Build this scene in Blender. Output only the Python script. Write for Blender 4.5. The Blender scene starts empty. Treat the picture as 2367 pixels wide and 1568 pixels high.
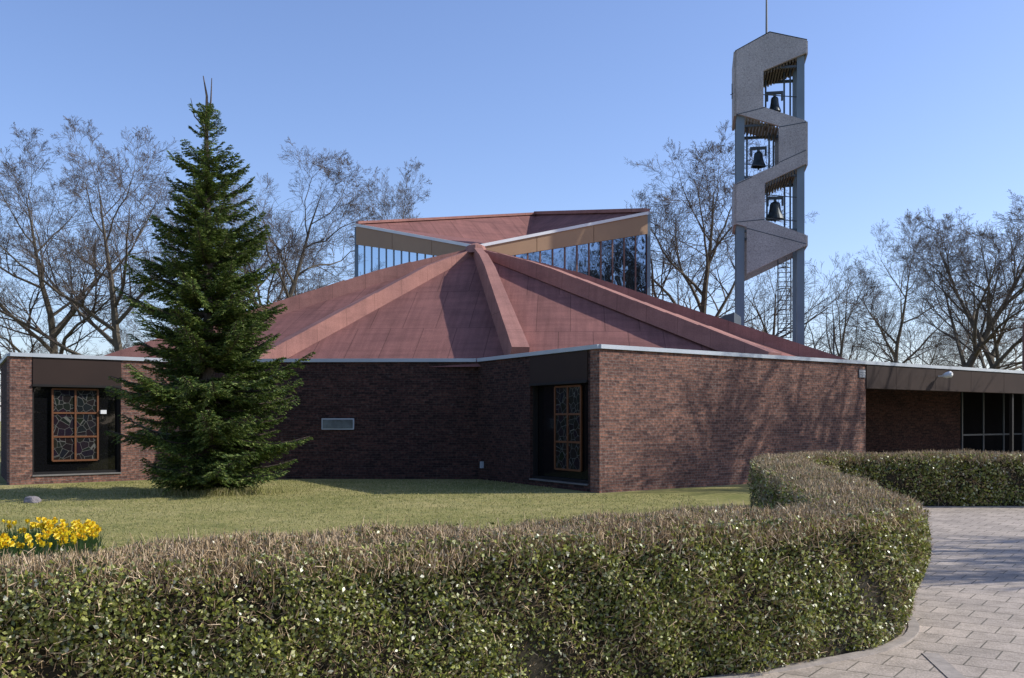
import bpy, math, random
import numpy as np
from mathutils import Vector, Matrix
random.seed(7); rng=np.random.default_rng(7)
scene=bpy.context.scene
F=2300.0; HC=1.65; HY=970.0; CX=1183.5
def W(px,py,D): return Vector(((px-CX)/F*D, D, HC+(HY-py)/F*D))

# ------------------------------------------------------------------ materials
def new_mat(name):
    m=bpy.data.materials.new(name); m.use_nodes=True
    nt=m.node_tree; return m,nt,nt.nodes['Principled BSDF']
def ramp(nt,fac,stops):
    r=nt.nodes.new('ShaderNodeValToRGB'); e=r.color_ramp.elements
    while len(e)<len(stops): e.new(0.5)
    for i,(p,c) in enumerate(stops): e[i].position=p; e[i].color=(c[0],c[1],c[2],1)
    nt.links.new(fac,r.inputs[0]); return r.outputs[0]
def noise(nt,scale,detail=4,coord='Object',rough=0.6,stretch=None):
    tc=nt.nodes.new('ShaderNodeTexCoord'); n=nt.nodes.new('ShaderNodeTexNoise')
    n.inputs['Scale'].default_value=scale; n.inputs['Detail'].default_value=detail; n.inputs['Roughness'].default_value=rough
    if stretch:
        mp=nt.nodes.new('ShaderNodeMapping'); mp.inputs['Scale'].default_value=stretch
        nt.links.new(tc.outputs[coord],mp.inputs[0]); nt.links.new(mp.outputs[0],n.inputs['Vector'])
    else: nt.links.new(tc.outputs[coord],n.inputs['Vector'])
    return n.outputs['Fac']
def bump(nt,b,h,strength,dist=0.02):
    n=nt.nodes.new('ShaderNodeBump'); n.inputs['Strength'].default_value=strength; n.inputs['Distance'].default_value=dist
    nt.links.new(h,n.inputs['Height']); nt.links.new(n.outputs[0],b.inputs['Normal'])
def mixc(nt,fac,a,b,mode='MIX'):
    m=nt.nodes.new('ShaderNodeMix'); m.data_type='RGBA'; m.blend_type=mode
    for s,v in ((m.inputs[0],fac),(m.inputs[6],a),(m.inputs[7],b)):
        if isinstance(v,(int,float)): s.default_value=v
        elif isinstance(v,tuple): s.default_value=(v[0],v[1],v[2],1)
        else: nt.links.new(v,s)
    return m.outputs[2]
def simple(name,c1,c2=None,scale=3,rough=0.7,bs=0.0,metal=0.0,coord='Object',spec=None,detail=5):
    m,nt,b=new_mat(name); c2=c2 or tuple(x*0.8 for x in c1)
    f=noise(nt,scale,detail,coord); nt.links.new(ramp(nt,f,[(0.3,c1),(0.7,c2)]),b.inputs['Base Color'])
    b.inputs['Roughness'].default_value=rough; b.inputs['Metallic'].default_value=metal
    if spec is not None: b.inputs['Specular IOR Level'].default_value=spec
    if bs>0: bump(nt,b,f,bs)
    return m
def island(name,stops,rough=0.5,spec=0.5,trans=0.0):
    m,nt,b=new_mat(name); g=nt.nodes.new('ShaderNodeNewGeometry')
    col=ramp(nt,g.outputs['Random Per Island'],stops)
    nt.links.new(col,b.inputs['Base Color'])
    b.inputs['Roughness'].default_value=rough; b.inputs['Specular IOR Level'].default_value=spec
    if trans>0:
        t=nt.nodes.new('ShaderNodeBsdfTranslucent'); nt.links.new(col,t.inputs[0])
        mx=nt.nodes.new('ShaderNodeMixShader'); mx.inputs[0].default_value=trans
        nt.links.new(b.outputs[0],mx.inputs[1]); nt.links.new(t.outputs[0],mx.inputs[2])
        nt.links.new(mx.outputs[0],nt.nodes['Material Output'].inputs[0])
    return m
def brick_mat(name,c1,c2,mo,bloom,scale=1.0):
    m,nt,b=new_mat(name); tc=nt.nodes.new('ShaderNodeTexCoord')
    br=nt.nodes.new('ShaderNodeTexBrick'); nt.links.new(tc.outputs['UV'],br.inputs['Vector'])
    br.inputs['Scale'].default_value=1; br.inputs['Brick Width'].default_value=0.22; br.inputs['Row Height'].default_value=0.0635
    br.inputs['Mortar Size'].default_value=0.008; br.inputs['Mortar Smooth'].default_value=0.3; br.inputs['Bias'].default_value=0.0
    br.inputs['Color1'].default_value=(*c1,1); br.inputs['Color2'].default_value=(*c2,1)
    br.inputs['Mortar'].default_value=(*mo,1)
    n=noise(nt,0.7,5,'UV'); n2=noise(nt,13,3,'UV')
    c=mixc(nt,1.0,br.outputs['Color'],ramp(nt,n,[(0.3,(0.75,0.74,0.76)),(0.7,(1.15,1.1,1.05))]),'MULTIPLY')
    c=mixc(nt,1.0,c,ramp(nt,n2,[(0.3,(0.5,0.5,0.52)),(0.68,(1.45,1.4,1.35))]),'MULTIPLY')
    n3=noise(nt,5,6,'UV',0.75); blo=ramp(nt,n3,[(0.58,(0,0,0)),(0.74,(bloom,)*3)])
    bw=nt.nodes.new('ShaderNodeRGBToBW'); nt.links.new(blo,bw.inputs[0])
    c=mixc(nt,bw.outputs[0],c,(0.32,0.29,0.27))
    nt.links.new(c,b.inputs['Base Color']); b.inputs['Roughness'].default_value=0.95; b.inputs['Specular IOR Level'].default_value=0.15
    inv=nt.nodes.new('ShaderNodeMath'); inv.operation='MULTIPLY_ADD'; inv.inputs[1].default_value=-1
    nt.links.new(br.outputs['Fac'],inv.inputs[0]); nt.links.new(n2,inv.inputs[2])
    bump(nt,b,inv.outputs[0],0.9,0.014); return m
def roof_mat(name,c1,c2,bw=1.0,rh=2.4,seam=0.62,ms=0.018,streak=0.16):
    m,nt,b=new_mat(name); tc=nt.nodes.new('ShaderNodeTexCoord')
    br=nt.nodes.new('ShaderNodeTexBrick'); nt.links.new(tc.outputs['UV'],br.inputs['Vector'])
    br.inputs['Scale'].default_value=1; br.inputs['Brick Width'].default_value=bw; br.inputs['Row Height'].default_value=rh
    br.inputs['Mortar Size'].default_value=ms; br.inputs['Mortar Smooth'].default_value=0.6; br.offset=0.35
    br.inputs['Color1'].default_value=(*c1,1); br.inputs['Color2'].default_value=(*c2,1)
    br.inputs['Mortar'].default_value=(c2[0]*seam,c2[1]*seam,c2[2]*seam,1)
    n=noise(nt,0.9,6); n2=noise(nt,40,3); n4=noise(nt,1.0,5,'UV',0.6,(5.0,0.35,1)); n5=noise(nt,1.0,4,'UV',0.6,(0.5,4.0,1))
    c=mixc(nt,1.0,br.outputs['Color'],ramp(nt,n,[(0.3,(0.82,0.82,0.84)),(0.7,(1.1,1.08,1.06))]),'MULTIPLY')
    c=mixc(nt,1.0,c,ramp(nt,n2,[(0.35,(0.85,0.85,0.85)),(0.65,(1.12,1.12,1.12))]),'MULTIPLY')
    c=mixc(nt,1.0,c,ramp(nt,n4,[(0.35,(1-streak,)*3),(0.6,(1+streak*.5,)*3)]),'MULTIPLY')
    c=mixc(nt,1.0,c,ramp(nt,n5,[(0.38,(1-streak*.8,)*3),(0.55,(1.03,)*3)]),'MULTIPLY')
    nt.links.new(c,b.inputs['Base Color']); b.inputs['Roughness'].default_value=0.9; b.inputs['Specular IOR Level'].default_value=0.25
    bump(nt,b,n2,0.3,0.02); return m
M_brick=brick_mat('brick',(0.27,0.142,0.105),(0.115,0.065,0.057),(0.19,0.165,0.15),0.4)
M_brick_shade=brick_mat('brick_shaded',(0.092,0.046,0.040),(0.034,0.020,0.020),(0.062,0.054,0.05),0.22)  # same brick, darkened: the shade on these walls is put into the colour
M_roof=roof_mat('red_bitumen',(0.262,0.118,0.100),(0.238,0.108,0.092))
M_rib=roof_mat('red_bitumen_rib',(0.35,0.175,0.142),(0.32,0.158,0.13),1.1,5.0,0.7,0.012,0.1)
M_flat=simple('flat_roof_felt',(0.12,0.09,0.085),(0.09,0.07,0.07),2,0.9)
M_coping=simple('zinc_coping',(0.46,0.50,0.54),(0.38,0.42,0.46),1.5,0.5)
M_brown=simple('brown_panel',(0.046,0.031,0.026),(0.036,0.025,0.022),0.8,0.7,spec=0.1)
M_tan=simple('tan_panel',(0.36,0.215,0.11),(0.29,0.17,0.09),0.6,0.5)
M_white=simple('white_trim',(0.75,0.76,0.75),(0.68,0.68,0.68),2,0.5)
M_black=simple('dark_frame',(0.02,0.018,0.017),(0.015,0.014,0.014),3,0.6,spec=0.2)
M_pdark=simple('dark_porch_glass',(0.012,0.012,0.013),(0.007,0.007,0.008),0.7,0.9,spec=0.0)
M_wood=simple('varnished_wood',(0.17,0.068,0.028),(0.12,0.048,0.022),4,0.5,spec=0.3)
M_mull=simple('redwood_mullion',(0.16,0.07,0.05),(0.11,0.05,0.04),4,0.5)
M_steel=simple('blue_grey_steel',(0.17,0.23,0.28),(0.14,0.19,0.23),1.2,0.5)
M_steell=simple('pale_steel_mullion',(0.22,0.29,0.35),(0.18,0.24,0.30),1.2,0.5)
M_dsteel=simple('dark_steel',(0.06,0.08,0.10),(0.045,0.06,0.075),2,0.5)
M_slat=simple('timber_slat',(0.18,0.15,0.11),(0.12,0.10,0.08),3,0.7)
M_bell=simple('bell_bronze',(0.035,0.05,0.055),(0.02,0.03,0.035),3,0.45,metal=0.3)
M_stone=simple('stone',(0.28,0.25,0.24),(0.16,0.14,0.15),8,0.9,0.6)
def conc():
    m,nt,b=new_mat('exposed_aggregate'); n=noise(nt,26,5,rough=0.85); n2=noise(nt,0.8,4)
    c=ramp(nt,n,[(0.36,(0.24,0.23,0.22)),(0.5,(0.42,0.40,0.385)),(0.64,(0.58,0.55,0.52))])
    c=mixc(nt,1.0,c,ramp(nt,n2,[(0.3,(0.8,0.8,0.8)),(0.7,(1.08,1.08,1.08))]),'MULTIPLY')
    nt.links.new(c,b.inputs['Base Color']); b.inputs['Roughness'].default_value=0.9; bump(nt,b,n,0.3,0.02); return m
M_conc=conc()
def glass(name,base,refl,tint,wav=0.0,rough=0.1,spec=0.3):
    m,nt,b=new_mat(name); b.inputs['Base Color'].default_value=(*base,1); b.inputs['Roughness'].default_value=rough; b.inputs['Specular IOR Level'].default_value=spec
    g=nt.nodes.new('ShaderNodeBsdfGlossy'); g.inputs['Color'].default_value=(*tint,1); g.inputs['Roughness'].default_value=0.015
    mx=nt.nodes.new('ShaderNodeMixShader'); mx.inputs[0].default_value=refl
    nt.links.new(b.outputs[0],mx.inputs[1]); nt.links.new(g.outputs[0],mx.inputs[2]); nt.links.new(mx.outputs[0],nt.nodes['Material Output'].inputs[0])
    if wav>0:
        n=noise(nt,1.1,2); bn=nt.nodes.new('ShaderNodeBump'); bn.inputs['Strength'].default_value=wav; bn.inputs['Distance'].default_value=0.03
        nt.links.new(n,bn.inputs['Height']); nt.links.new(bn.outputs[0],g.inputs['Normal'])
    return m
M_glass=glass('dark_window_glass',(0.006,0.006,0.007),0.03,(1,1,1),0.2)
M_cglass=glass('reflective_glass',(0.05,0.08,0.12),0.5,(0.75,0.88,1.0),0.0,0.3)
M_cglass2=glass('reflective_glass_blue',(0.01,0.015,0.02),0.38,(0.55,0.74,1.0),0.5)
def stained():
    m,nt,b=new_mat('leaded_glass'); tc=nt.nodes.new('ShaderNodeTexCoord'); v=nt.nodes.new('ShaderNodeTexVoronoi')
    v.feature='DISTANCE_TO_EDGE'; v.inputs['Scale'].default_value=5.5
    nt.links.new(tc.outputs['UV'],v.inputs['Vector'])
    v2=nt.nodes.new('ShaderNodeTexVoronoi'); v2.inputs['Scale'].default_value=5.5; nt.links.new(tc.outputs['UV'],v2.inputs['Vector'])
    base=mixc(nt,0.992,v2.outputs['Color'],(0.010,0.010,0.010),'MIX')
    lt=nt.nodes.new('ShaderNodeMath'); lt.operation='LESS_THAN'; lt.inputs[1].default_value=0.022; nt.links.new(v.outputs['Distance'],lt.inputs[0])
    nt.links.new(mixc(nt,lt.outputs[0],base,(0.11,0.11,0.10)),b.inputs['Base Color']); b.inputs['Roughness'].default_value=0.25; b.inputs['Specular IOR Level'].default_value=0.2; return m
M_stain=stained()
M_spruce=island('spruce_needles',[(0,(0.025,0.05,0.014)),(0.35,(0.07,0.125,0.025)),(0.75,(0.16,0.22,0.045)),(1,(0.28,0.32,0.10))],0.6,0.25,0.26)
M_bark=simple('bark',(0.13,0.10,0.075),(0.075,0.055,0.045),12,0.95,0.6)
M_tbark=simple('tree_bark',(0.17,0.14,0.095),(0.09,0.075,0.055),6,0.95,0.4)
M_twig=simple('twigs',(0.125,0.095,0.072),(0.085,0.065,0.05),3,0.9)
M_leaf=island('hedge_leaf',[(0,(0.035,0.05,0.010)),(0.28,(0.10,0.125,0.020)),(0.58,(0.22,0.25,0.038)),(0.84,(0.38,0.39,0.085)),(0.95,(0.58,0.57,0.28)),(1,(0.72,0.69,0.50))],0.34,0.6,0.27)
M_htwig=island('hedge_twig',[(0,(0.17,0.11,0.055)),(0.5,(0.40,0.285,0.16)),(1,(0.64,0.50,0.33))],0.8,0.2)
M_core=simple('hedge_core',(0.036,0.028,0.012),(0.016,0.015,0.008),18,1.0,0.5)
def grassmat():
    m,nt,b=new_mat('lawn'); n=noise(nt,0.35,6,rough=0.7); n2=noise(nt,9,5,rough=0.7); n3=noise(nt,1.6,6,rough=0.75)
    c=ramp(nt,n,[(0.3,(0.19,0.195,0.062)),(0.5,(0.285,0.265,0.10)),(0.7,(0.37,0.325,0.145))])
    c=mixc(nt,1.0,c,ramp(nt,n2,[(0.3,(0.65,0.67,0.65)),(0.7,(1.25,1.2,1.2))]),'MULTIPLY')
    c=mixc(nt,1.0,c,ramp(nt,n3,[(0.35,(0.72,0.78,0.7)),(0.6,(1.1,1.06,1.06))]),'MULTIPLY')
    nt.links.new(c,b.inputs['Base Color']); b.inputs['Roughness'].default_value=0.95; b.inputs['Specular IOR Level'].default_value=0.1
    bump(nt,b,n2,0.4,0.03); return m
M_grass=grassmat()
M_blade=island('grass_blade',[(0,(0.14,0.165,0.045)),(0.5,(0.30,0.285,0.10)),(1,(0.48,0.41,0.22))],0.7,0.2,0.3)
def paving():
    m,nt,b=new_mat('concrete_pavers'); tc=nt.nodes.new('ShaderNodeTexCoord'); mp=nt.nodes.new('ShaderNodeMapping')
    mp.inputs['Rotation'].default_value=(0,0,math.radians(35)); nt.links.new(tc.outputs['UV'],mp.inputs[0])
    br=nt.nodes.new('ShaderNodeTexBrick'); nt.links.new(mp.outputs[0],br.inputs['Vector'])
    br.inputs['Scale'].default_value=1; br.inputs['Brick Width'].default_value=0.3; br.inputs['Row Height'].default_value=0.3
    br.inputs['Mortar Size'].default_value=0.006; br.inputs['Mortar Smooth'].default_value=0.2
    br.inputs['Color1'].default_value=(0.45,0.38,0.315,1); br.inputs['Color2'].default_value=(0.36,0.305,0.255,1); br.inputs['Mortar'].default_value=(0.13,0.115,0.085,1)
    n=noise(nt,0.8,6); n2=noise(nt,60,3); n3=noise(nt,4,6,rough=0.75)
    c=mixc(nt,1.0,br.outputs['Color'],ramp(nt,n,[(0.3,(0.75,0.75,0.73)),(0.7,(1.15,1.13,1.1))]),'MULTIPLY')
    c=mixc(nt,1.0,c,ramp(nt,n2,[(0.3,(0.75,0.75,0.75)),(0.7,(1.2,1.2,1.2))]),'MULTIPLY')
    c=mixc(nt,1.0,c,ramp(nt,n3,[(0.35,(0.72,0.72,0.70)),(0.55,(1.05,1.05,1.05))]),'MULTIPLY')
    nt.links.new(c,b.inputs['Base Color']); b.inputs['Roughness'].default_value=0.85
    inv=nt.nodes.new('ShaderNodeMath'); inv.operation='MULTIPLY_ADD'; inv.inputs[1].default_value=-1
    nt.links.new(br.outputs['Fac'],inv.inputs[0]); nt.links.new(n2,inv.inputs[2]); bump(nt,b,inv.outputs[0],0.6,0.008); return m
M_pave=paving()
M_kerb=simple('kerb_concrete',(0.38,0.33,0.28),(0.24,0.21,0.18),9,0.9,0.3)
M_petal=island('daffodil_petal',[(0,(0.75,0.55,0.02)),(0.5,(0.85,0.68,0.03)),(1,(0.80,0.42,0.01))],0.5,0.3,0.3)
M_stem=island('daffodil_leaf',[(0,(0.05,0.11,0.03)),(1,(0.12,0.2,0.06))],0.5,0.4,0.2)

# ------------------------------------------------------------------ geometry helpers
def link(o,parent=None):
    scene.collection.objects.link(o)
    if parent: o.parent=parent
    return o
def empty(name,loc=(0,0,0)):
    e=bpy.data.objects.new(name,None); e.location=loc; e.empty_display_size=0.5; scene.collection.objects.link(e); return e
def polys(name,faces,mat,parent=None,flip=None):
    vs=[];fs=[];uvs=[]
    for f in faces:
        f=[Vector(p) for p in f]
        n=Vector((0,0,0))
        for i in range(len(f)): n+= (f[i]-f[0]).cross(f[(i+1)%len(f)]-f[0])
        n=n.normalized() if n.length>1e-9 else Vector((0,0,1))
        u=Vector((0,0,1)).cross(n)
        u=u.normalized() if u.length>0.05 else Vector((1,0,0))
        v=n.cross(u); b=len(vs)
        vs+= [tuple(p) for p in f]; fs.append(list(range(b,b+len(f))))
        uvs+= [(p.dot(u),p.dot(v)) for p in f]
    me=bpy.data.meshes.new(name); me.from_pydata(vs,[],fs)
    uv=me.uv_layers.new(name='UVMap')
    for i,c in enumerate(uvs): uv.data[i].uv=c
    me.materials.append(mat); me.update()
    return link(bpy.data.objects.new(name,me),parent)
def boxfaces(o,u,v,w):
    o,u,v,w=map(Vector,(o,u,v,w)); p=lambda a,b,c:o+u*a+v*b+w*c
    return [[p(0,0,0),p(1,0,0),p(1,0,1),p(0,0,1)],[p(1,1,0),p(0,1,0),p(0,1,1),p(1,1,1)],
            [p(0,1,0),p(0,0,0),p(0,0,1),p(0,1,1)],[p(1,0,0),p(1,1,0),p(1,1,1),p(1,0,1)],
            [p(0,0,1),p(1,0,1),p(1,1,1),p(0,1,1)],[p(0,1,0),p(1,1,0),p(1,0,0),p(0,0,0)]]
class Seg:
    def __init__(s,a,b):
        s.a=Vector((a[0],a[1],0)); s.b=Vector((b[0],b[1],0)); s.t=(s.b-s.a); s.L=s.t.length; s.t.normalize(); s.n=Vector((s.t.y,-s.t.x,0))
    def P(s,k,d,z): return s.a+s.t*k+s.n*d+Vector((0,0,z))
    def box(s,s0,s1,z0,z1,d0,d1):
        return boxfaces(s.P(s0,d1,z0), s.t*(s1-s0), s.n*(d0-d1), Vector((0,0,z1-z0)))
def tubepts(pts,r,sides=6):
    fc=[]; rings=[]
    rr=r if hasattr(r,'__len__') else [r]*len(pts)
    for i,p in enumerate(pts):
        a=pts[max(i-1,0)]; b=pts[min(i+1,len(pts)-1)]; t=(Vector(b)-Vector(a)).normalized()
        ref=Vector((0,0,1)) if abs(t.z)<0.9 else Vector((1,0,0)); x=t.cross(ref).normalized(); y=t.cross(x)
        rings.append([Vector(p)+x*math.cos(2*math.pi*k/sides)*rr[i]+y*math.sin(2*math.pi*k/sides)*rr[i] for k in range(sides)])
    for i in range(len(pts)-1):
        for k in range(sides):
            l=(k+1)%sides; fc.append([rings[i][k],rings[i][l],rings[i+1][l],rings[i+1][k]])
    fc.append(rings[-1]); fc.append(rings[0][::-1]); return fc
def quads_mesh(name,V,mats,idx=None,k=4):
    V=np.asarray(V,dtype=np.float32).reshape(-1,3); n=len(V)//k
    me=bpy.data.meshes.new(name); me.vertices.add(len(V)); me.vertices.foreach_set('co',V.ravel())
    me.loops.add(len(V)); me.loops.foreach_set('vertex_index',np.arange(len(V),dtype=np.int32))
    me.polygons.add(n); me.polygons.foreach_set('loop_start',np.arange(0,len(V),k,dtype=np.int32)); me.polygons.foreach_set('loop_total',np.full(n,k,dtype=np.int32))
    for m in mats: me.materials.append(m)
    if idx is not None: me.polygons.foreach_set('material_index',np.asarray(idx,dtype=np.int32))
    me.update(calc_edges=True); me.validate(); return me
def nrm(a): return a/np.maximum(np.linalg.norm(a,axis=1,keepdims=True),1e-9)
def leaves(c,out,L,Wd,bias=0.7):
    N=len(c); r=rng.normal(size=(N,3)); n=nrm(out*bias+r*0.6); d=nrm(np.cross(n,rng.normal(size=(N,3)))); w=np.cross(n,d)
    L=L.reshape(-1,1); Wd=Wd.reshape(-1,1); f=n*Wd*0.18
    return np.stack([c-d*L/2,c+w*Wd/2+f-d*L*0.05,c+d*L/2,c-w*Wd/2+f-d*L*0.05],axis=1)
def spikes(c,d,L,wd):
    N=len(c); s=nrm(np.cross(d,rng.normal(size=(N,3)))); L=L.reshape(-1,1); wd=np.asarray(wd).reshape(-1,1)
    return np.stack([c-s*wd/2,c+s*wd/2,c+d*L+s*wd/4,c+d*L-s*wd/4],axis=1)

# ------------------------------------------------------------------ light and camera
SA=math.radians(86); SE=math.radians(34)
S=Vector((math.sin(SA)*math.cos(SE),math.cos(SA)*math.cos(SE),math.sin(SE)))
w=bpy.data.worlds.new('World'); scene.world=w; w.use_nodes=True; nt=w.node_tree
sky=nt.nodes.new('ShaderNodeTexSky'); sky.sky_type='NISHITA'; sky.sun_disc=False
sky.sun_elevation=SE; sky.sun_rotation=SA; sky.air_density=1.0; sky.dust_density=0.8; sky.ozone_density=2.6
bg=nt.nodes['Background']; nt.links.new(mixc(nt,1.0,sky.outputs[0],(1.18,1.17,1.38),'MULTIPLY'),bg.inputs[0]); bg.inputs[1].default_value=0.15
sl=bpy.data.lights.new('sun','SUN'); sl.energy=5.0; sl.angle=math.radians(0.5); sl.color=(1,0.96,0.89)
so=link(bpy.data.objects.new('sun',sl)); so.rotation_euler=S.to_track_quat('Z','Y').to_euler(); so.location=(30,5,30)
cam=bpy.data.cameras.new('camera'); co=link(bpy.data.objects.new('camera',cam)); co.location=(0,0,HC); co.rotation_euler=(math.radians(90),0,0)
cam.sensor_width=36; cam.lens=F/2367*36; cam.shift_y=(HY-784)/2367; cam.clip_end=2000; cam.clip_start=0.05
scene.camera=co
scene.view_settings.view_transform='Standard'; scene.view_settings.look='None'; scene.view_settings.exposure=0

# ------------------------------------------------------------------ ground, pavement
polys('ground',[[(-700,-700,0),(700,-700,0),(700,900,0),(-700,900,0)]],M_grass)
cl=[(-6.0,2.2),(-2.35,4.62),(0.2,6.15),(1.75,6.95),(2.72,7.6),(3.02,8.7),(3.45,11.0),(4.05,14.4),(4.55,17.3),(5.6,18.9),(8,19.1),(22,19.3)]
def chaikin(p,n=3):
    for _ in range(n):
        q=[p[0]]
        for a,b in zip(p[:-1],p[1:]):
            q.append((a[0]*.75+b[0]*.25,a[1]*.75+b[1]*.25)); q.append((a[0]*.25+b[0]*.75,a[1]*.25+b[1]*.75))
        q.append(p[-1]); p=q
    return p
path=np.array(chaikin(cl))
polys('pavement',[[(x,y,0.004) for x,y in path[::-1]]+[(-6,-25,0.004),(60,-25,0.004),(60,19.3,0.004)]],M_pave)
tan=nrm(np.gradient(path,axis=0)); nor=np.stack([tan[:,1],-tan[:,0]],axis=1)
k=[]
for i in range(len(path)-1):
    a0=path[i]+nor[i]*0.34; a1=path[i]+nor[i]*0.42; b0=path[i+1]+nor[i+1]*0.34; b1=path[i+1]+nor[i+1]*0.42
    z=0.02; A=[(*a0,z),(*a1,z),(*b1,z),(*b0,z)]
    k+=[A,[(*a1,-.02),(*b1,-.02),(*b1,z),(*a1,z)],[(*b0,-.02),(*a0,-.02),(*a0,z),(*b0,z)]]
polys('hedge_kerb',k,M_kerb)
polys('path_edging',boxfaces((2.88,7.0,-0.02),(-0.75,-4.6,0),(0.11,-0.02,0),(0,0,0.03)),M_kerb)

# ------------------------------------------------------------------ hedge
seg=np.linalg.norm(np.diff(path,axis=0),axis=1); cum=np.concatenate([[0],np.cumsum(seg)])
def at(s):
    x=np.interp(s,cum,path[:,0]); y=np.interp(s,cum,path[:,1]); nx=np.interp(s,cum,nor[:,0]); ny=np.interp(s,cum,nor[:,1])
    return np.stack([x,y],1),nrm(np.stack([nx,ny],1))
HW=0.43
def lump(s,q): return 0.04*np.sin(s*2.3+q*3)+0.03*np.sin(s*5.1-q*4+1)+0.018*np.sin(s*11+q*9)
def hedge_pts(N,ps,depth):
    sg=np.linspace(0,cum[-1],2000); pg,_=at(sg); dist=np.linalg.norm(pg,axis=1); wgt=dist**-1.15; c=np.cumsum(wgt); c/=c[-1]
    s=np.interp(rng.random(N),c,sg); p,n=at(s); side=rng.choice(3,size=N,p=ps); q=rng.random(N)
    d=rng.random(N)**1.6*depth; u=np.empty(N); z=np.empty(N); out=np.zeros((N,3))
    o=side==0; u[o]=HW-d[o]+lump(s[o],q[o]) - 0.05*(q[o]>0.93)-0.07*(1-q[o])**3; z[o]=0.03+q[o]*0.96
    t=side==1; u[t]=(q[t]*2-1)*HW; z[t]=1.0-d[t]+lump(s[t],q[t])*0.5-0.07*np.abs(q[t]*2-1)**5
    i=side==2; u[i]=-HW+d[i]-lump(s[i],q[i]); z[i]=0.03+q[i]*0.96
    pos=np.concatenate([p+n*u[:,None],z[:,None]],1)
    sg_=np.where(side==0,1,np.where(side==2,-1,0))
    out[:,:2]=n*sg_[:,None]; out[:,2]=(side==1)*1.0
    edge=np.clip((q-0.8)/0.2,0,1)*(side!=1); out[:,2]+=edge*0.7
    return pos,nrm(out),np.linalg.norm(p,axis=1),side
NL=340000
c,out,dist,side=hedge_pts(NL,[0.68,0.17,0.15],0.13)
nz=np.sin(c[:,0]*5.3+c[:,2]*7)+np.sin(c[:,1]*6.1-c[:,2]*9+2)+np.sin(c[:,0]*13+c[:,1]*11+c[:,2]*15)
kp=(rng.random(NL)<np.clip(0.75+0.22*nz,0.15,1)*np.where((side!=1)&(c[:,2]>0.8),1-(c[:,2]-.8)*2.6,1)); c=c[kp];out=out[kp];dist=dist[kp];NL=len(c)
sc=np.clip(dist/5.5,0.9,4)**0.55
L=(0.015+rng.random(NL)*0.019)*sc; lv=leaves(c,out,L,L*0.62)
NT=195000
c,out,dist,side=hedge_pts(NT,[0.27,0.63,0.10],0.09)
sc=np.clip(dist/5.5,0.9,4)**0.55
d=nrm(out*0.8+np.array([0,0,0.35])+rng.normal(size=(NT,3))*0.55); L=(0.03+rng.random(NT)*0.045)*sc
tv=spikes(c-d*L[:,None]*0.5,d,L,0.0035*sc+0.001)
NS=4000
c2,o2,dd,_=hedge_pts(NS,[0.1,0.85,0.05],0.02); d2=nrm(np.array([0,0,1.0])+rng.normal(size=(NS,3))*0.35); L2=0.03+rng.random(NS)*0.05
sv=spikes(c2,d2,L2,np.full(NS,0.004))
prof=[(HW-0.13,0.0),(HW-0.1,0.5),(HW-0.12,0.84),(HW-0.2,0.9),(0,0.92),(-HW+0.2,0.9),(-HW+0.12,0.84),(-HW+0.1,0.5),(-HW+0.1,0.0)]
cv=[]
R=[[ (path[i][0]+nor[i][0]*u,path[i][1]+nor[i][1]*u,z) for u,z in prof] for i in range(len(path))]
for i in range(len(path)-1):
    for j in range(len(prof)-1): cv.append([R[i][j],R[i+1][j],R[i+1][j+1],R[i][j+1]])
cv=np.array(cv)
allv=np.concatenate([lv,tv,sv,cv]); idx=np.concatenate([np.zeros(len(lv)),np.ones(len(tv)+len(sv)),np.full(len(cv),2)])
link(bpy.data.objects.new('privet_hedge',quads_mesh('privet_hedge',allv,[M_leaf,M_htwig,M_core],idx)))

# ------------------------------------------------------------------ lawn blades
N=130000
D=7+ (rng.random(N)**1.4)*20; X=(rng.random(N)*1.0-0.54)*D*1.05
pathL=np.interp(D,[7,7.8,11,15,18,27],[1.2,1.9,2.6,3.3,3.8,3.8]); keep=(X<pathL)&~((D>21.8)&(X>1.0))&(D<27.3-np.clip((-8.6-X)*0.8,0,3))
X=X[keep];D=D[keep]; n=len(X); c=np.stack([X,D,np.zeros(n)],1)
d=nrm(np.array([0,0,1.0])+rng.normal(size=(n,3))*0.6); d[:,2]=np.abs(d[:,2])
link(bpy.data.objects.new('lawn_grass',quads_mesh('lawn_grass',spikes(c,d,(0.012+rng.random(n)*0.02)*(D/12)**0.4,0.006*(D/10)),[M_blade])))

# ------------------------------------------------------------------ church
ch=empty('modern_brick_church',(0,30,0)); 
def P(name,f,m): 
    o=polys(name,f,m); o.parent=ch; o.matrix_parent_inverse=Matrix.Translation((0,-30,0)); return o
L0=(-15.05,29.3);L1=(-12.6,24.96);L2=(-9.27,27.7);L3=(-0.94,27.5);L4=(1.96,22.3);L5=(10.2,28.7);L6=(27.5,42.14)
sA,sB,sC,sD,sE,sF=Seg(L0,L1),Seg(L1,L2),Seg(L2,L3),Seg(L3,L4),Seg(L4,L5),Seg(L5,L6)
T=0.3
kB0=(Vector((-12.2,25.3))-Vector(L1)).length; kB1=kB0+2.21
kD0=sD.L*.482; kD1=sD.L*.924
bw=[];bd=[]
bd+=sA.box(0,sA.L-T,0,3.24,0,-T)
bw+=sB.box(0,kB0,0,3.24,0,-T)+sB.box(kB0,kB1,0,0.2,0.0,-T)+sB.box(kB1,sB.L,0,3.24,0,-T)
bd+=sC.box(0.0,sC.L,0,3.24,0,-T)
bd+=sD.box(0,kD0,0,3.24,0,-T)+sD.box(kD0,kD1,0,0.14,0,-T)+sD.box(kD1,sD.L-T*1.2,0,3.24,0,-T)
bw+=sE.box(0,sE.L,0,3.24,0,-T)
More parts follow.
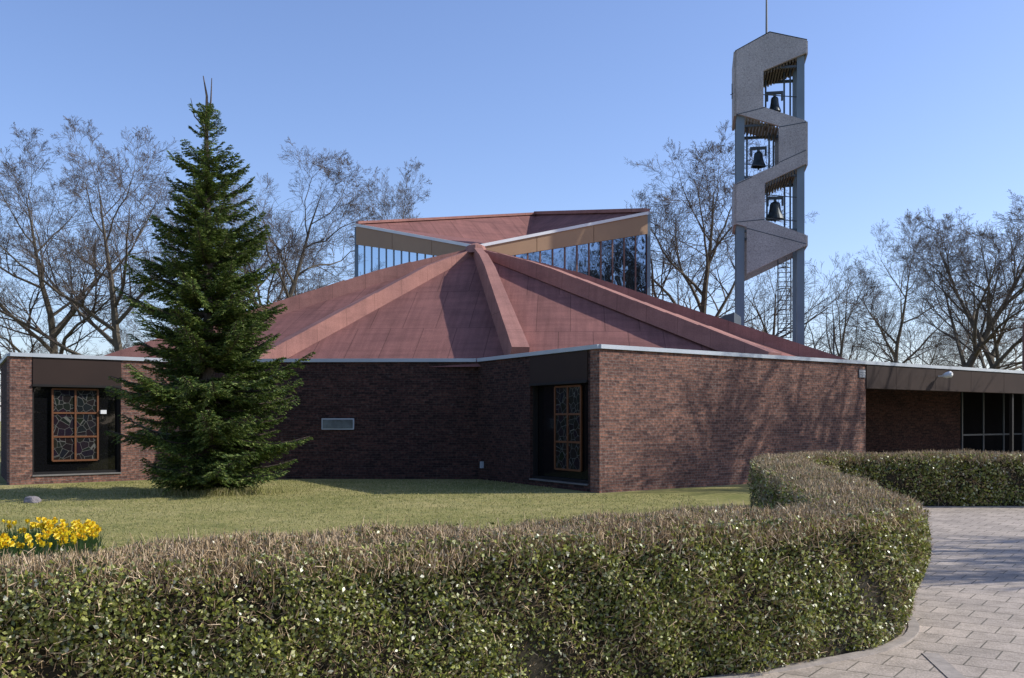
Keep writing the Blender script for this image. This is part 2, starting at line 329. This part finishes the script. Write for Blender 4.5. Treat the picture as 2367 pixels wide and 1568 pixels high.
P('brick_walls',bw,M_brick); P('shaded_brick_walls',bd,M_brick_shade)  # walls turned from the sun use the brick with shade in its colour
back=Seg(sF.P(0,-4.0,0)[:2],sF.P(26,-4.0,0)[:2])
P('porch_back_wall',back.box(-0.2,12.9,0,3.1,0,-0.3)+boxfaces(sE.P(sE.L-T,-4.0,0),sE.t*(T-0.003),sE.n*3.7,(0,0,3.2)),M_brick_shade)
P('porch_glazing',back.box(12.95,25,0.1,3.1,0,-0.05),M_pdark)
mf=[]
for k_ in np.arange(12.9,25,1.7): mf+=back.box(k_,k_+0.08,0,2.75,0.06,0.003)
mf+=back.box(12.9,25,1.0,1.06,0.05,0.002)
P('porch_mullions',mf,M_dsteel)
P('porch_ceiling',[[sF.P(0,-0.35,2.75),sF.P(22,-0.35,2.75),sF.P(22,-4.2,2.75),sF.P(0,-4.2,2.75)]],M_brown)
P('porch_floor',[[sF.P(0,0.5,0.006),sF.P(22,0.5,0.006),sF.P(22,-4.2,0.006),sF.P(0,-4.2,0.006)]],M_pave)
P('porch_end_wall',boxfaces(sF.P(21.9,-4.2,0),sF.t*.3,sF.n*4.0,(0,0,3.2)),M_brick_shade)
fas=[]; kk=0.004
for wd in [1.55,2.2,2.2,2.2,2.2,2.2,2.2,2.2,2.2]:
    fas+=sF.box(kk,kk+wd-0.015,2.55,3.23,0.03,-0.3); kk+=wd
P('porch_fascia',fas,M_brown)
P('porch_fascia_back',sF.box(0.01,kk-.02,2.57,3.22,0.015,-0.28),M_black)
for kp in (9,17): P('porch_post',sF.box(kp,kp+0.1,0,2.55,-0.1,-0.2),M_black)
P('window_fascia_panels',sB.box(kB0+.01,kB1-.01,2.55,3.23,0.02,-0.2)+sD.box(kD0+.01,kD1-.01,2.55,3.23,0.02,-0.2),M_brown)
P('window_head_trim',sB.box(kB0,kB1,2.49,2.55,0.05,-0.2)+sD.box(kD0,kD1,2.49,2.55,0.05,-0.2),M_black)
P('window_sill',sB.box(kB0,kB1,0.2,0.235,0.03,-0.2)+sD.box(kD0,kD1,0.14,0.17,0.03,-0.2),simple('sill_stone',(0.2,0.19,0.18),(0.15,0.14,0.13),4,0.7))
def window(sg,k0,k1,z0,f0,f1,fz0,fz1,cols,rows):
    P('window_glass',[[sg.P(k0,-0.2,z0),sg.P(k1,-0.2,z0),sg.P(k1,-0.2,2.5),sg.P(k0,-0.2,2.5)]],M_glass)
    e=0.06; P('window_frame',sg.box(k0,k0+e,z0,2.49,-0.08,-0.19)+sg.box(k1-e,k1,z0,2.49,-0.08,-0.19)+sg.box(k0+e,k1-e,z0,z0+e,-0.08,-0.19),M_black)
    b=0.045; fr=[]
    for i in range(cols+1):
        x=f0+(f1-f0)*i/cols; fr+=sg.box(x-b/2,x+b/2,fz0,fz1,-0.13,-0.17)
    for i in range(rows+1):
        z=fz0+(fz1-fz0)*i/rows; fr+=sg.box(f0,f1,z-b/2,z+b/2,-0.135,-0.165)
    P('stained_glass_frame',fr,M_wood)
    P('stained_glass_pane',[[sg.P(f0,-0.155,fz0),sg.P(f1,-0.155,fz0),sg.P(f1,-0.155,fz1),sg.P(f0,-0.155,fz1)]],M_stain)
window(sB,kB0,kB1,0.24,kB0+0.52,kB0+1.65,0.58,2.44,2,3)
window(sD,kD0,kD1,0.18,kD0+0.95,kD0+2.1,0.45,2.44,2,3)
P('window_lamp',sB.box(kB0+1.70,kB0+1.85,1.80,1.90,-0.06,-0.14),M_white)
cp=[]
for sg,e0,e1 in ((sA,0,0.0),(sB,0.0,-0.05),(sC,-0.05,-0.05),(sD,-0.05,0.0),(sE,0,0),(sF,0.002,-2)):
    cp+=sg.box(-e0,sg.L+e1,3.24,3.335,0.06,-0.34)
P('coping',cp,M_coping)
P('flat_roof',[[(-15.0,29.4,3.12),(-12.6,25.1,3.12),(-9.3,27.85,3.12),(-0.85,27.65,3.12),(1.96,22.5,3.12),(10.2,28.85,3.12),(27.3,42.2,3.12),(20,50,3.12),(-15,50,3.12)]],M_flat)
xs=(745-CX)/F*27.65; k0=xs-L2[0]
P('wall_plate',sC.box(k0,k0+0.90,1.37,1.68,0.05,0.002),M_coping)
P('wall_plate_face',sC.box(k0+0.03,k0+0.87,1.40,1.65,0.06,0.052),simple('weathered_zinc',(0.16,0.19,0.19),(0.07,0.08,0.08),5,0.5))
P('wall_socket',sD.box(0.25,0.35,0.32,0.5,0.07,0.002),M_coping)
P('notice_sign',sE.box(sE.L-0.36,sE.L-0.06,2.85,3.08,0.03,0.003),simple('sign_blue',(0.12,0.14,0.17),(0.10,0.12,0.15),3,0.4))
for i,tx in enumerate(('VERBODEN','TOEGANG','ART. 461')):
    cu=bpy.data.curves.new('notice_text','FONT'); cu.body=tx; cu.size=0.062; cu.align_x='CENTER'
    o=bpy.data.objects.new('notice_text',cu); scene.collection.objects.link(o); cu.materials.append(M_white)
    mt=Matrix((( sE.t.x,0,sE.n.x,0),(sE.t.y,0,sE.n.y,0),(0,1,0,0),(0,0,0,1))); mt.translation=sE.P(sE.L-0.21,0.034,3.01-i*0.068)
    o.matrix_world=mt; o.parent=ch; o.matrix_parent_inverse=Matrix.Translation((0,-30,0))
def lathe(prof,c,axis_n=16,mat=None,name='x'):
    fc=[]
    for (r0,z0),(r1,z1) in zip(prof[:-1],prof[1:]):
        for i in range(axis_n):
            a=2*math.pi*i/axis_n;b=2*math.pi*(i+1)/axis_n; g=lambda r,z,t:Vector(c)+Vector((r*math.cos(t),r*math.sin(t),z))
            fc.append([g(r0,z0,a),g(r0,z0,b),g(r1,z1,b),g(r1,z1,a)])
    return polys(name,fc,mat)
kl=3.9
lampf=tubepts([sF.P(kl,0.03,3.0),sF.P(kl,0.28,3.0)],0.02)+tubepts([sF.P(kl,0.2,3.0),sF.P(kl,0.3,3.02),sF.P(kl,0.45,3.05),sF.P(kl,0.5,3.05)],[0.05,0.09,0.10,0.05],10)
P('porch_spotlight',lampf,M_white)
for q in (2.2,5.5): 
    o=lathe([(0,0),(0.1,0.0),(0.14,0.06),(0.14,0.12),(0,0.13)],sF.P(q,-1.2,2.62),12,M_white,'ceiling_lamp'); o.parent=ch; o.matrix_parent_inverse=Matrix.Translation((0,-30,0))
# tent roof
AP=Vector((-1.23,34,7.5))
B=[Vector((-12.6,30.0,3.1)),Vector((-7.2,28.15,3.1)),Vector((.17,27.2,3.1)),Vector((6.97,26.8,3.1)),Vector((10.4,30.7,3.1)),Vector((11,40,3.1)),Vector((0,46,3.1)),Vector((-13,40,3.1))]
P('tent_roof',[[AP,B[i],B[(i+1)%8]] for i in range(8)],M_roof)
def rib(a,b,wd,h,top=0.6):
    d=(b-a).normalized(); s=d.cross(Vector((0,0,1))).normalized(); up=s.cross(d).normalized()
    fc=[]; L=(b-a).length; n=int(L/1.15); off=[random.uniform(-0.008,0.008) for _ in range(n+1)]
    for i in range(n):
        f0=i/n; f1=(i+1)/n
        p=a.lerp(b,f0); q=a.lerp(b,f1)
        w0=wd*(0.5+0.5*f0); w1=wd*(0.5+0.5*f1)
        hf=lambda f: min(1,top+(1-top)*min(1,f*4))
        g0=h*hf(f0)+off[i]; g1=h*hf(f1)+off[i]-0.012
        A=[p-s*w0/2-up*.1,p+s*w0/2-up*.1,p+s*w0*.44+up*g0,p-s*w0*.44+up*g0]
        C=[q-s*w1/2-up*.1,q+s*w1/2-up*.1,q+s*w1*.44+up*g1,q-s*w1*.44+up*g1]
        for u in range(4):
            v=(u+1)%4; fc.append([A[v],A[u],C[u],C[v]])
        fc.append(A)
    fc.append(C[::-1])
    return fc
for i,(wd,h,tp_) in enumerate([(0.6,.36,.3),(0.62,.36,.3),(0.56,.62,.3),(0.85,.38,.3),(0.6,.36,.3)]): P('roof_rib',rib(AP+Vector((0,-.2,-.12)),B[i],wd,h,tp_),M_rib)
P('roof_apex_cap',tubepts([AP+Vector((0,-.3,-.25)),AP+Vector((0,-.3,.02)),AP+Vector((0,-.3,.12))],[0.45,0.3,0.08],8),M_rib)
# clerestory
Fr=Vector((-1.23,34.2,7.62)); Lc=Vector((-6.07,39,9.30)); Rc=Vector((5.02,37,9.35)); Bk=Vector((1.1,45,10.9))
def facade(a,b,nm,fa,fb,npan,mg,mm,mw):
    pa,pb=(a,b); sg=Seg((pa.x,pa.y),(pb.x,pb.y)); L=sg.L
    zt=lambda k: pa.z+(pb.z-pa.z)*k/L
    fh=lambda k: fa+(fb-fa)*k/L
    def slab(k0,k1,t0,t1,b0,b1,d0,d1):
        f=[sg.P(k0,d0,b0),sg.P(k1,d0,b1),sg.P(k1,d0,t1),sg.P(k0,d0,t0)]; g=[sg.P(k0,d1,b0),sg.P(k1,d1,b1),sg.P(k1,d1,t1),sg.P(k0,d1,t0)]
        r=[f,g[::-1]]
        for i in range(4): j=(i+1)%4; r.append([f[j],f[i],g[i],g[j]])
        return r
    tr=0.085
    P(nm+'_trim',slab(0,L,zt(0)+.02,zt(L)+.02,zt(0)-tr,zt(L)-tr,0.12,-0.15),M_white)
    n=3; f=[]
    for i in range(n):
        k0=L*i/n+.01; k1=L*(i+1)/n-.01
        f+=slab(k0,k1,zt(k0)-tr-.003,zt(k1)-tr-.003,zt(k0)-tr-fh(k0),zt(k1)-tr-fh(k1),0.06,-0.1)
    P(nm+'_fascia',f,M_tan)
    P(nm+'_glass',[[sg.P(0,-0.018,3.2),sg.P(L,-0.018,3.2),sg.P(L,-0.018,zt(L)-.2),sg.P(0,-0.018,zt(0)-.2)]],mg)
    m=[]
    for i in range(npan+1):
        k_=L*i/npan; k0=max(0,k_-mw); k1=min(L,k_+mw); m+=slab(k0,k1,zt(k0)-tr-fh(k0),zt(k1)-tr-fh(k1),3.2,3.2,0.0,-0.014)
    P(nm+'_mullions',m,mm)
facade(Lc,Fr,'west',0.72,0.45,15,M_cglass,M_steell,0.03); facade(Fr,Rc,'east',0.45,0.72,14,M_cglass2,M_mull,0.03)
P('clerestory_back_walls',[[Rc,Bk,(Bk.x,Bk.y,3.2),(Rc.x,Rc.y,3.2)],[Bk,Lc,(Lc.x,Lc.y,3.2),(Bk.x,Bk.y,3.2)]],M_dsteel)
P('clerestory_corner_trim',boxfaces((Rc.x,Rc.y-.05,3.2),(0.13,0.03,0),(0,0.3,0),(0,0,Rc.z-3.2-.1))+boxfaces((Lc.x-.1,Lc.y,3.2),(0.1,0.0,0),(0,0.3,0),(0,0,Lc.z-3.2-.1)),M_steel)
Mm=Vector((0.45,41.2,8.85)); up=Vector((0,0,0.01))
P('butterfly_roof',[[Fr+up,Mm,Lc+up],[Fr+up,Rc+up,Mm],[Rc+up,Bk+up,Mm],[Bk+up,Lc+up,Mm]],M_roof)
def edge(a,b,h,t):
    d=(b-a); s=d.cross(Vector((0,0,1))).normalized(); return boxfaces(a-s*t/2,d,s*t,Vector((0,0,h)))
P('butterfly_roof_edge',edge(Rc+up,Bk+up,0.14,0.25)+edge(Bk+up,Lc+up,0.10,0.2),M_rib)
wq=[W(1637,745,33.5),W(1697,722,33.5),W(1697,830,33.5),W(1637,830,33.5)]
wb=[p+Vector((.6,1.6,0)) for p in wq]
P('side_skylight',[wq[::-1],wb]+[[wq[i],wq[(i+1)%4],wb[(i+1)%4],wb[i]] for i in range(4)],M_dsteel)

# ------------------------------------------------------------------ bell tower
tw=empty('bell_tower',(9.34,36,0)); TD=36.0
ang=math.radians(10.5); U=Vector((math.cos(ang),-math.sin(ang),0)); Nn=Vector((math.sin(ang),math.cos(ang),0)); ORG=Vector(((1780-CX)/F*TD,TD,0))
def PT(name,f,m):
    o=polys(name,f,m); o.parent=tw; o.matrix_parent_inverse=Matrix.Translation((-9.34,-36,0)); return o
def q(px,py): return ((px-1780)/F*TD/math.cos(ang)*0.97, HC+(HY-py)/F*TD)
def tp(px,py,d=0): u,z=q(px,py); return ORG+U*u+Nn*d+Vector((0,0,z))
poly=[(1703,112),(1779,75),(1862,98),(1862,127),(1765,163),(1765,246),(1862,284),(1862,382),(1768,423),(1768,508),(1862,546),(1862,570),(1727,632),(1727,523),(1703,515),(1703,420),(1800,380),(1800,292),(1703,258)]
DEP=1.9
for dd in (0,DEP):
    fr=[tp(x,y,dd) for x,y in poly]; bk=[p+Nn*0.14 for p in fr]; fc=[fr[::-1],bk]
    for i in range(len(fr)): j=(i+1)%len(fr); fc.append([fr[i],fr[j],bk[j],bk[i]])
    PT('concrete_panel',fc,M_conc)
# open joints between the precast panels
jf=[]
for (xa,ya),(xb,yb) in (((1703,262),(1768,249)),((1800,296),(1862,288)),((1800,378),(1862,352)),((1703,424),(1740,408)),((1703,512),(1768,508)),((1727,527),(1862,568))):
    a=tp(xa,ya,-.006); b=tp(xb,yb,-.006); jf+=boxfaces(a,b-a,Nn*.01,(0,0,.03))
PT('panel_joints',jf,M_dsteel)
def tbox(x0,x1,y0,y1,d0,d1,name,m):
    a=tp(x0,y1,d0); u=U*(q(x1,0)[0]-q(x0,0)[0]); PT(name,boxfaces(a,u,Nn*(d1-d0),(0,0,(y1-y0)/F*TD)),m)
for (y0,y1) in ((112,262),(420,516)): tbox(1697,1703,y0,y1,0.1,DEP+.1,'side_panel',M_conc)
for (y0,y1) in ((98,128),(284,384),(546,570)): tbox(1862,1866,y0,y1,0.1,DEP+.1,'side_panel',M_conc)
PT('tower_roof',[[tp(1700,112,-.02),tp(1779,73,-.02),tp(1779,73,DEP+.16),tp(1700,112,DEP+.16)],[tp(1779,73,-.02),tp(1864,97,-.02),tp(1864,97,DEP+.16),tp(1779,73,DEP+.16)]],M_steel)
for dd in (0.16,DEP-.2):
    tbox(1704,1722,130,1075,dd,dd+.24,'steel_post',M_steel); tbox(1842,1859,130,1075,dd,dd+.24,'steel_post',M_steel)
def slats(x0,y0,x1,y1,n):
    fc=[]
    for i in range(n):
        t=i/(n-1); x=x0+(x1-x0)*t; y=y0+(y1-y0)*t
        a=tp(x,y,0.16); fc+=boxfaces(a,U*0.05,Nn*(DEP-.2),(0,0,0.16))
    PT('louvre_slats',fc,M_slat)
slats(1768,168,1838,141,11); slats(1726,275,1796,297,11); slats(1772,430,1838,402,11)
for x,y0,y1 in ((1772,165,285),(1815,150,275),(1829,140,275),(1728,275,400),(1780,290,380),(1790,290,380),(1775,425,520),(1816,415,530),(1829,405,535)):
    tbox(x,x+4,y0,y1,0.9,0.96,'inner_frame',M_dsteel)
for x0,x1,y in ((1765,1842,212),(1765,1842,262),(1722,1800,372),(1765,1842,445),(1765,1842,500)):
    PT('tie_rod',tubepts([tp(x0,y,0.3),tp(x1,y+10,0.3)],0.018),M_dsteel)
for x0,x1,y in ((1722,1842,282),(1722,1842,402),(1722,1842,528),(1722,1842,150)):
    tbox(x0,x1,y,y+6,DEP-.15,DEP-.05,'cross_beam',M_dsteel); tbox(x0,x1,y,y+5,0.2,0.3,'cross_beam',M_dsteel)
bp=[(0,1.0),(0.12,0.99),(0.24,0.93),(0.29,0.83),(0.31,0.6),(0.36,0.35),(0.46,0.14),(0.5,0.0),(0.46,0.0),(0.40,.1),(0.0,.3)]
for bx,by,bwid,bh in ((1795,241,30,36),(1757,370,35,36),(1796,496,42,42)):
    c=tp(bx,by,0.95); s=bwid/F*TD; h=bh/F*TD
    o=lathe([(r*s,z*h) for r,z in bp],c,20,M_bell,'bell'); o.parent=tw; o.matrix_parent_inverse=Matrix.Translation((-9.34,-36,0))
    for pl in o.data.polygons: pl.use_smooth=True
    PT('bell_clapper',tubepts([c+Vector((0,0,h*.3)),c+Vector((0,0,-.06)),c+Vector((0,0,-.12))],[.02,.04,.02],8),M_bell)
    yk=c+Vector((0,0,h)); e=0.30
    PT('bell_yoke',boxfaces(yk-U*e-Nn*.05+Vector((0,0,.08)),U*2*e,Nn*.1,(0,0,.10))+boxfaces(yk-U*.05-Nn*.05,U*.1,Nn*.1,(0,0,.1))
       +boxfaces(yk-U*(e+.0)-Nn*.06-Vector((0,0,.16)),U*.07,Nn*.12,(0,0,.24))+boxfaces(yk+U*(e-.07)-Nn*.06-Vector((0,0,.16)),U*.07,Nn*.12,(0,0,.24)),M_dsteel)
ld=tubepts([tp(1803,590,1),tp(1803,778,1)],.025)+tubepts([tp(1833,590,1),tp(1833,778,1)],.025)
for y in range(600,780,11): ld+=tubepts([tp(1803,y,1),tp(1833,y,1)],.014,4)
ld+=tubepts([tp(1820,590,.6),tp(1820,778,.6)],.02)
for y in range(612,780,50): ld+=tubepts([tp(1803,y,1),tp(1820,y,.55),tp(1833,y,1)],.02,4)
PT('ladder',ld,M_dsteel)
PT('mast',tubepts([tp(1776,80,.9),tp(1776,-60,.9)],[.045,.03]),M_dsteel)
PT('antenna',tubepts([tp(1694,178,.5),tp(1694,214,.5)],.018)+tubepts([tp(1700,200,.5),tp(1690,204,.5)],.015),M_dsteel)

# ------------------------------------------------------------------ spruce
sp=empty('spruce_tree',(-6.82,22.3,0))
def spray(Ln,seed):
    r=np.random.default_rng(seed); C=[];Dr=[];ls=[];ws=[];st=[]
    ax=lambda t: np.array([Ln*t,0,Ln*(-0.26*t+0.36*t**2.2)])
    t=0.12
    while t<1.0:
        for sd in (-1,1):
            p=ax(t); sl=(Ln*0.34*min(1,(t+.15)*1.6)*(1-t)**0.75+0.07)*r.uniform(.65,1.15); a=math.radians(r.uniform(40,62))
            dv=np.array([math.cos(a),sd*math.sin(a),r.uniform(-.45,.10)]); dv/=np.linalg.norm(dv); e=p+dv*sl
            st.append((p,e,0.006)); m=max(3,int(sl/0.035))
            for k in range(m):
                f=(k+.5)/m; b=p+dv*sl*f; tl=0.05+0.11*(1-f)*min(1,sl/.4)
                for s2 in (-1,1,0):
                    a2=math.radians(r.uniform(35,60))*s2; x=dv*math.cos(a2)+np.cross([0,0,1],dv)*math.sin(a2)+np.array([0,0,r.uniform(-.35,.35)])
                    C.append(b);Dr.append(x/np.linalg.norm(x));ls.append(tl*r.uniform(.7,1.3));ws.append(r.uniform(.018,.034))
        t+=0.05*max(0.6,1.0/Ln)
    C=np.array(C);Dr=np.array(Dr);ls=np.array(ls);ws=np.array(ws)
    s=nrm(np.cross(Dr,r.normal(size=C.shape)*0.6+np.array([0,0,1.])));
    V=np.stack([C,C+Dr*ls[:,None]*.45+s*ws[:,None]/2,C+Dr*ls[:,None],C+Dr*ls[:,None]*.45-s*ws[:,None]/2],1)
    pts=[ax(x) for x in np.linspace(0,1,7)]; SV=[]
    for i in range(6): st.append((pts[i],pts[i+1],0.02*Ln*(1-i/7)))
    for a,b,rr in st:
        d=(b-a)/np.linalg.norm(b-a); y=np.cross(d,[0,0,1.]); y/=np.linalg.norm(y); z=np.cross(d,y)
        for u,v in ((y,z),(z,y)): SV.append([a-u*rr,a+u*rr,b+u*rr*.6,b-u*rr*.6])
    V=np.concatenate([V,np.array(SV)]); idx=np.concatenate([np.zeros(len(C)),np.ones(len(SV))])
    return quads_mesh('spruce_branch',V,[M_spruce,M_bark],idx)
SP={0.5:[spray(.5,1),spray(.5,2)],1.0:[spray(1.,3),spray(1.,4)],1.6:[spray(1.6,5),spray(1.6,6)],2.1:[spray(2.1,8),spray(2.1,9)]}
zr=[0.15,0.5,1.07,2.0,2.7,3.5,4.3,5.7,6.5,7.2,7.7,8.0,8.35,8.75]; rr=[1.3,1.85,2.1,2.0,2.1,1.8,1.75,1.45,1.12,.9,.4,.5,.6,.15]
z=0.2
while z<8.65:
    Rz=np.interp(z,zr,rr)*random.uniform(.80,1.12); nb=int(7+Rz*2.6); a0=random.random()*6.28
    if 7.45<z<7.95: nb=4
    for i in range(nb):
        a=a0+6.283*i/nb+random.uniform(-.35,.35); Lb=Rz*random.choice((random.uniform(.85,1.12),random.uniform(.4,.9)))
        key=min(SP,key=lambda k_:abs(k_-Lb)); me=random.choice(SP[key]); o=bpy.data.objects.new('branch',me); scene.collection.objects.link(o); o.parent=sp
        s=Lb/key; pitch=np.interp(z,[0,1.5,4,7,8.7],[-2,-2,8,18,34])+random.uniform(-11,11)
        if z<.5: pitch=4+random.uniform(0,8)
        o.matrix_local=Matrix.Translation((0,0,z+random.uniform(-.1,.1)))@Matrix.Rotation(a,4,'Z')@Matrix.Rotation(-math.radians(pitch),4,'Y')@Matrix.Rotation(random.uniform(-.4,.4),4,'X')@Matrix.Diagonal((s,s,s,1))
    z+=np.interp(z,[0,4,8.7],[.22,.25,.26])*random.uniform(.8,1.2)
o=polys('trunk',tubepts([Vector((0,0,-.05)),Vector((.0,0,.3)),Vector((.02,0,3)),Vector((0,.02,6)),Vector((-.03,0,8)),Vector((-.02,0,8.9)),Vector((-.10,0,9.35))],[.26,.18,.13,.08,.05,.026,.010],8)
   +tubepts([Vector((0,0,8.2)),Vector((.07,0,8.8)),Vector((.09,0,9.3))],[.03,.02,.009],5)+tubepts([Vector((0,0,8.1)),Vector((-.3,0,8.45)),Vector((-.38,0,8.85))],[.02,.014,.006],5),M_bark); o.parent=sp

# ------------------------------------------------------------------ bare trees
def tree_mesh(name,seed,H,spread=1.0,jit=1.0,nch=(13,9,7,5,4),start0=.2,tr=.0175,rk=.62):
    rd=random.Random(seed); store={}
    ns=[9,7,5,4,3,2]; J=[.07,.15,.17,.16,.15,.15]; UP=[.03,.07,.05,.05,.05,.05]
    def rv(): return Vector((rd.gauss(0,1),rd.gauss(0,1),rd.gauss(0,1)))
    def br(p,d,L,r,lev):
        n=ns[lev]; pts=[p.copy()]; rad=[r]; ds=[d.copy()]; tap=.93 if lev==0 else .85
        for i in range(n):
            d=(d+rv()*J[lev]*jit+Vector((0,0,UP[lev]))).normalized(); p=p+d*(L/n); pts.append(p); rad.append(max(r*(1-tap*(i+1)/n),.0045)); ds.append(d)
        store.setdefault((n,6 if lev<2 else 3,0 if lev<2 else 1),[]).append((pts,rad))
        if lev>=len(nch): return
        c=nch[lev]
        s0=start0 if lev==0 else .15
        for k in range(c):
            t=s0+(1-s0)*(k+rd.random())/c; t=min(t,.999); i=int(t*n); f=t*n-i
            pp=pts[i].lerp(pts[i+1],f); dd=ds[i+1]; ax=dd.cross(rv()).normalized()
            a=math.radians(rd.uniform(26,50)) if lev>1 else (math.radians(rd.uniform(35,60)) if lev else math.radians((66-40*t)*rd.uniform(.85,1.15))*spread)
            nd=(dd*math.cos(a)+ax*math.sin(a)).normalized()
            if lev==0: Lc=H*.56*(1.12-.80*t)*rd.uniform(.85,1.12)
            else: Lc=L*.56*(1.15-.6*t)*rd.uniform(.7,1.2)
            br(pp,nd,Lc,min(max((rad[i]*(1-f)+rad[i+1]*f)*rk,.0055),r*rk),lev+1)
    br(Vector((0,0,-.1)),Vector((0,0,1)),H*.86,H*tr,0)
    Q=[];I=[]
    for (n,sd,mi),lst in store.items():
        Pn=np.array([[tuple(x) for x in a] for a,_ in lst]); Rn=np.array([b for _,b in lst])
        Tn=np.gradient(Pn,axis=1); Tn/=np.linalg.norm(Tn,axis=2,keepdims=True)+1e-9
        ref=np.where(np.abs(Tn[...,2:3])<.9,np.array([0,0,1.]),np.array([1.,0,0])); x=np.cross(Tn,ref); x/=np.linalg.norm(x,axis=2,keepdims=True)+1e-9; y=np.cross(Tn,x)
        R=[Pn+(x*math.cos(2*math.pi*k/sd)+y*math.sin(2*math.pi*k/sd))*Rn[...,None] for k in range(sd)]
        for k in range(sd):
            a,b=R[k],R[(k+1)%sd]; qd=np.stack([a[:,:-1],b[:,:-1],b[:,1:],a[:,1:]],2).reshape(-1,4,3); Q.append(qd); I.append(np.full(len(qd),mi))
    return quads_mesh(name,np.concatenate(Q),[M_tbark,M_twig],np.concatenate(I))
TM=[tree_mesh('bare_tree',11,14,1.15,.8,start0=.14),tree_mesh('bare_oak',23,14,1.15,1.6,start0=.2),tree_mesh('bare_beech',35,14,.75,.8,start0=.2),tree_mesh('small_bare_tree',41,10,.7,.9,(11,7,6,4),start0=.15),
    tree_mesh('bare_oak_stout',52,12,.8,.9,(12,7,4,3),start0=.22,tr=.036,rk=.74)]
def tree(nm,mi,px,ytop,D,rot,wx=1.0):
    H=HC+(HY-ytop)/F*D; base=10 if mi==3 else 14; s=H/(base*0.97)
    o=bpy.data.objects.new(nm,TM[mi]); link(o); o.location=((px-CX)/F*D,D,0); o.rotation_euler=(0,0,rot); o.scale=(s*wx,s*wx,s); return o
tree('bare_tree',0,300,335,46,0.5,1.2); tree('bare_tree',0,120,390,50,2.2,1.2)
tree('bare_oak_tree',1,560,335,44,1.0,1.0); tree('bare_oak_tree',1,660,400,50,4.0)
tree('bare_tree',0,905,440,62,3.0,.9)
tree('bare_tree',2,1610,385,50,1.2,1.25); tree('bare_tree',3,1775,600,48,0.3,1.1)
tree('bare_tree',2,2180,455,52,2.6,1.35); tree('bare_tree',2,2345,470,50,5.0,1.2); tree('bare_tree',3,1930,620,60,1.0,1.0)
tree('bare_tree',0,2070,530,60,4.4,0.9)
for (x,y,mi,s,r) in ((18.6,25.4,4,1.05,.4),(19.8,25.9,4,1.15,3.9),(23.5,28.2,4,1.2,2.2),(12.0,11.2,4,.55,3.3),(14.5,13.0,4,.62,1.3),(36,14,0,1.3,1.1),(46,4,1,1.3,5.0),(40,22,2,1.3,2.9)):
    o=bpy.data.objects.new('bare_oak_tree' if mi==4 else 'bare_tree',TM[mi]); link(o); o.location=(x,y,0); o.rotation_euler=(0,0,r); o.scale=(s,s,s)
dt=empty('distant_trees',(0,90,0))
for i in range(34):
    x=random.uniform(-75,95); y=random.uniform(75,115); mi=random.choice((0,2,3,3)); s=random.uniform(.55,.85)
    o=bpy.data.objects.new('distant_tree',TM[mi]); link(o,dt); o.location=(x,y-90,0); o.rotation_euler=(0,0,random.random()*6); o.scale=(s,s,s)

# ------------------------------------------------------------------ daffodils, stone, poles
NF=260; fv=[]; lv2=[]
for i in range(NF):
    a=random.random()*6.283; r=random.uniform(.72,1.0); x=-6.15+1.1*r*math.cos(a); y=12.0+1.15*r*math.sin(a); h=random.uniform(.20,.34)
    c=Vector((x,y,h)); n=Vector((random.gauss(.3,.6),random.gauss(-.5,.5),.35)).normalized(); u=n.orthogonal().normalized(); v=n.cross(u)
    for k in range(6):
        t=k*math.pi/3; d=u*math.cos(t)+v*math.sin(t); e=u*-math.sin(t)+v*math.cos(t); R_=.045
        fv.append([c,c+d*R_*.6+e*R_*.35,c+d*R_,c+d*R_*.6-e*R_*.35])
    for k in range(5):
        t=k*1.2566; t2=t+1.2566; A=lambda t,r_,hh:c+(u*math.cos(t)+v*math.sin(t))*r_+n*hh
        fv.append([A(t,.013,0),A(t2,.013,0),A(t2,.02,.035),A(t,.02,.035)])
    lv2.append([Vector((x-.004,y,0)),Vector((x+.004,y,0)),c+Vector((.004,0,0)),c-Vector((.004,0,0))])
for i in range(2200):
    a=random.random()*6.283; r=random.random()**.5; x=-6.15+1.1*r*math.cos(a); y=12+1.15*r*math.sin(a); h=random.uniform(.12,.27); d=Vector((random.gauss(0,.06),random.gauss(0,.06),h)); w_=.008
    lv2.append([Vector((x-w_,y,0)),Vector((x+w_,y,0)),Vector((x+w_*.3,y,0))+d,Vector((x-w_*.3,y,0))+d])
A=np.array([[tuple(p) for p in f] for f in fv+lv2])
link(bpy.data.objects.new('daffodil_bed',quads_mesh('daffodil_bed',A,[M_petal,M_stem],np.concatenate([np.zeros(len(fv)),np.ones(len(lv2))]))))
n=2600; a=rng.random(n)*6.283; r=np.abs(rng.normal(size=n))*.45+.1; c=np.stack([-6.6+r*np.cos(a)*1.5,21.9+r*np.sin(a)*.7,np.zeros(n)],1); d=nrm(np.array([0,0,1.])+rng.normal(size=(n,3))*.4); d[:,2]=np.abs(d[:,2])
link(bpy.data.objects.new('long_grass_tuft',quads_mesh('long_grass_tuft',spikes(c,d,.06+rng.random(n)*.12,np.full(n,.014)),[M_blade])))
def rock(name,loc,sc_):
    import bmesh
    bm=bmesh.new(); bmesh.ops.create_icosphere(bm,subdivisions=3,radius=1)
    from mathutils import noise as mn
    for v in bm.verts: v.co*=1+.28*mn.noise(v.co*1.3+Vector(loc))+.08*mn.noise(v.co*4)
    me=bpy.data.meshes.new(name); bm.to_mesh(me); bm.free(); me.materials.append(M_stone)
    o=link(bpy.data.objects.new(name,me)); o.location=loc; o.scale=sc_; return o
rock('garden_stone',(-9.5,19.7,.04),(.16,.12,.09))
polys('lamp_pole',tubepts([W(1927,970,60)*1.0-Vector((0,0,1.65)),W(1927,750,60)],[.08,.05]),M_steel)
polys('flag_pole',tubepts([W(2366,970,44)-Vector((0,0,1.65)),W(2366,745,44)],[.07,.05]),M_mull)
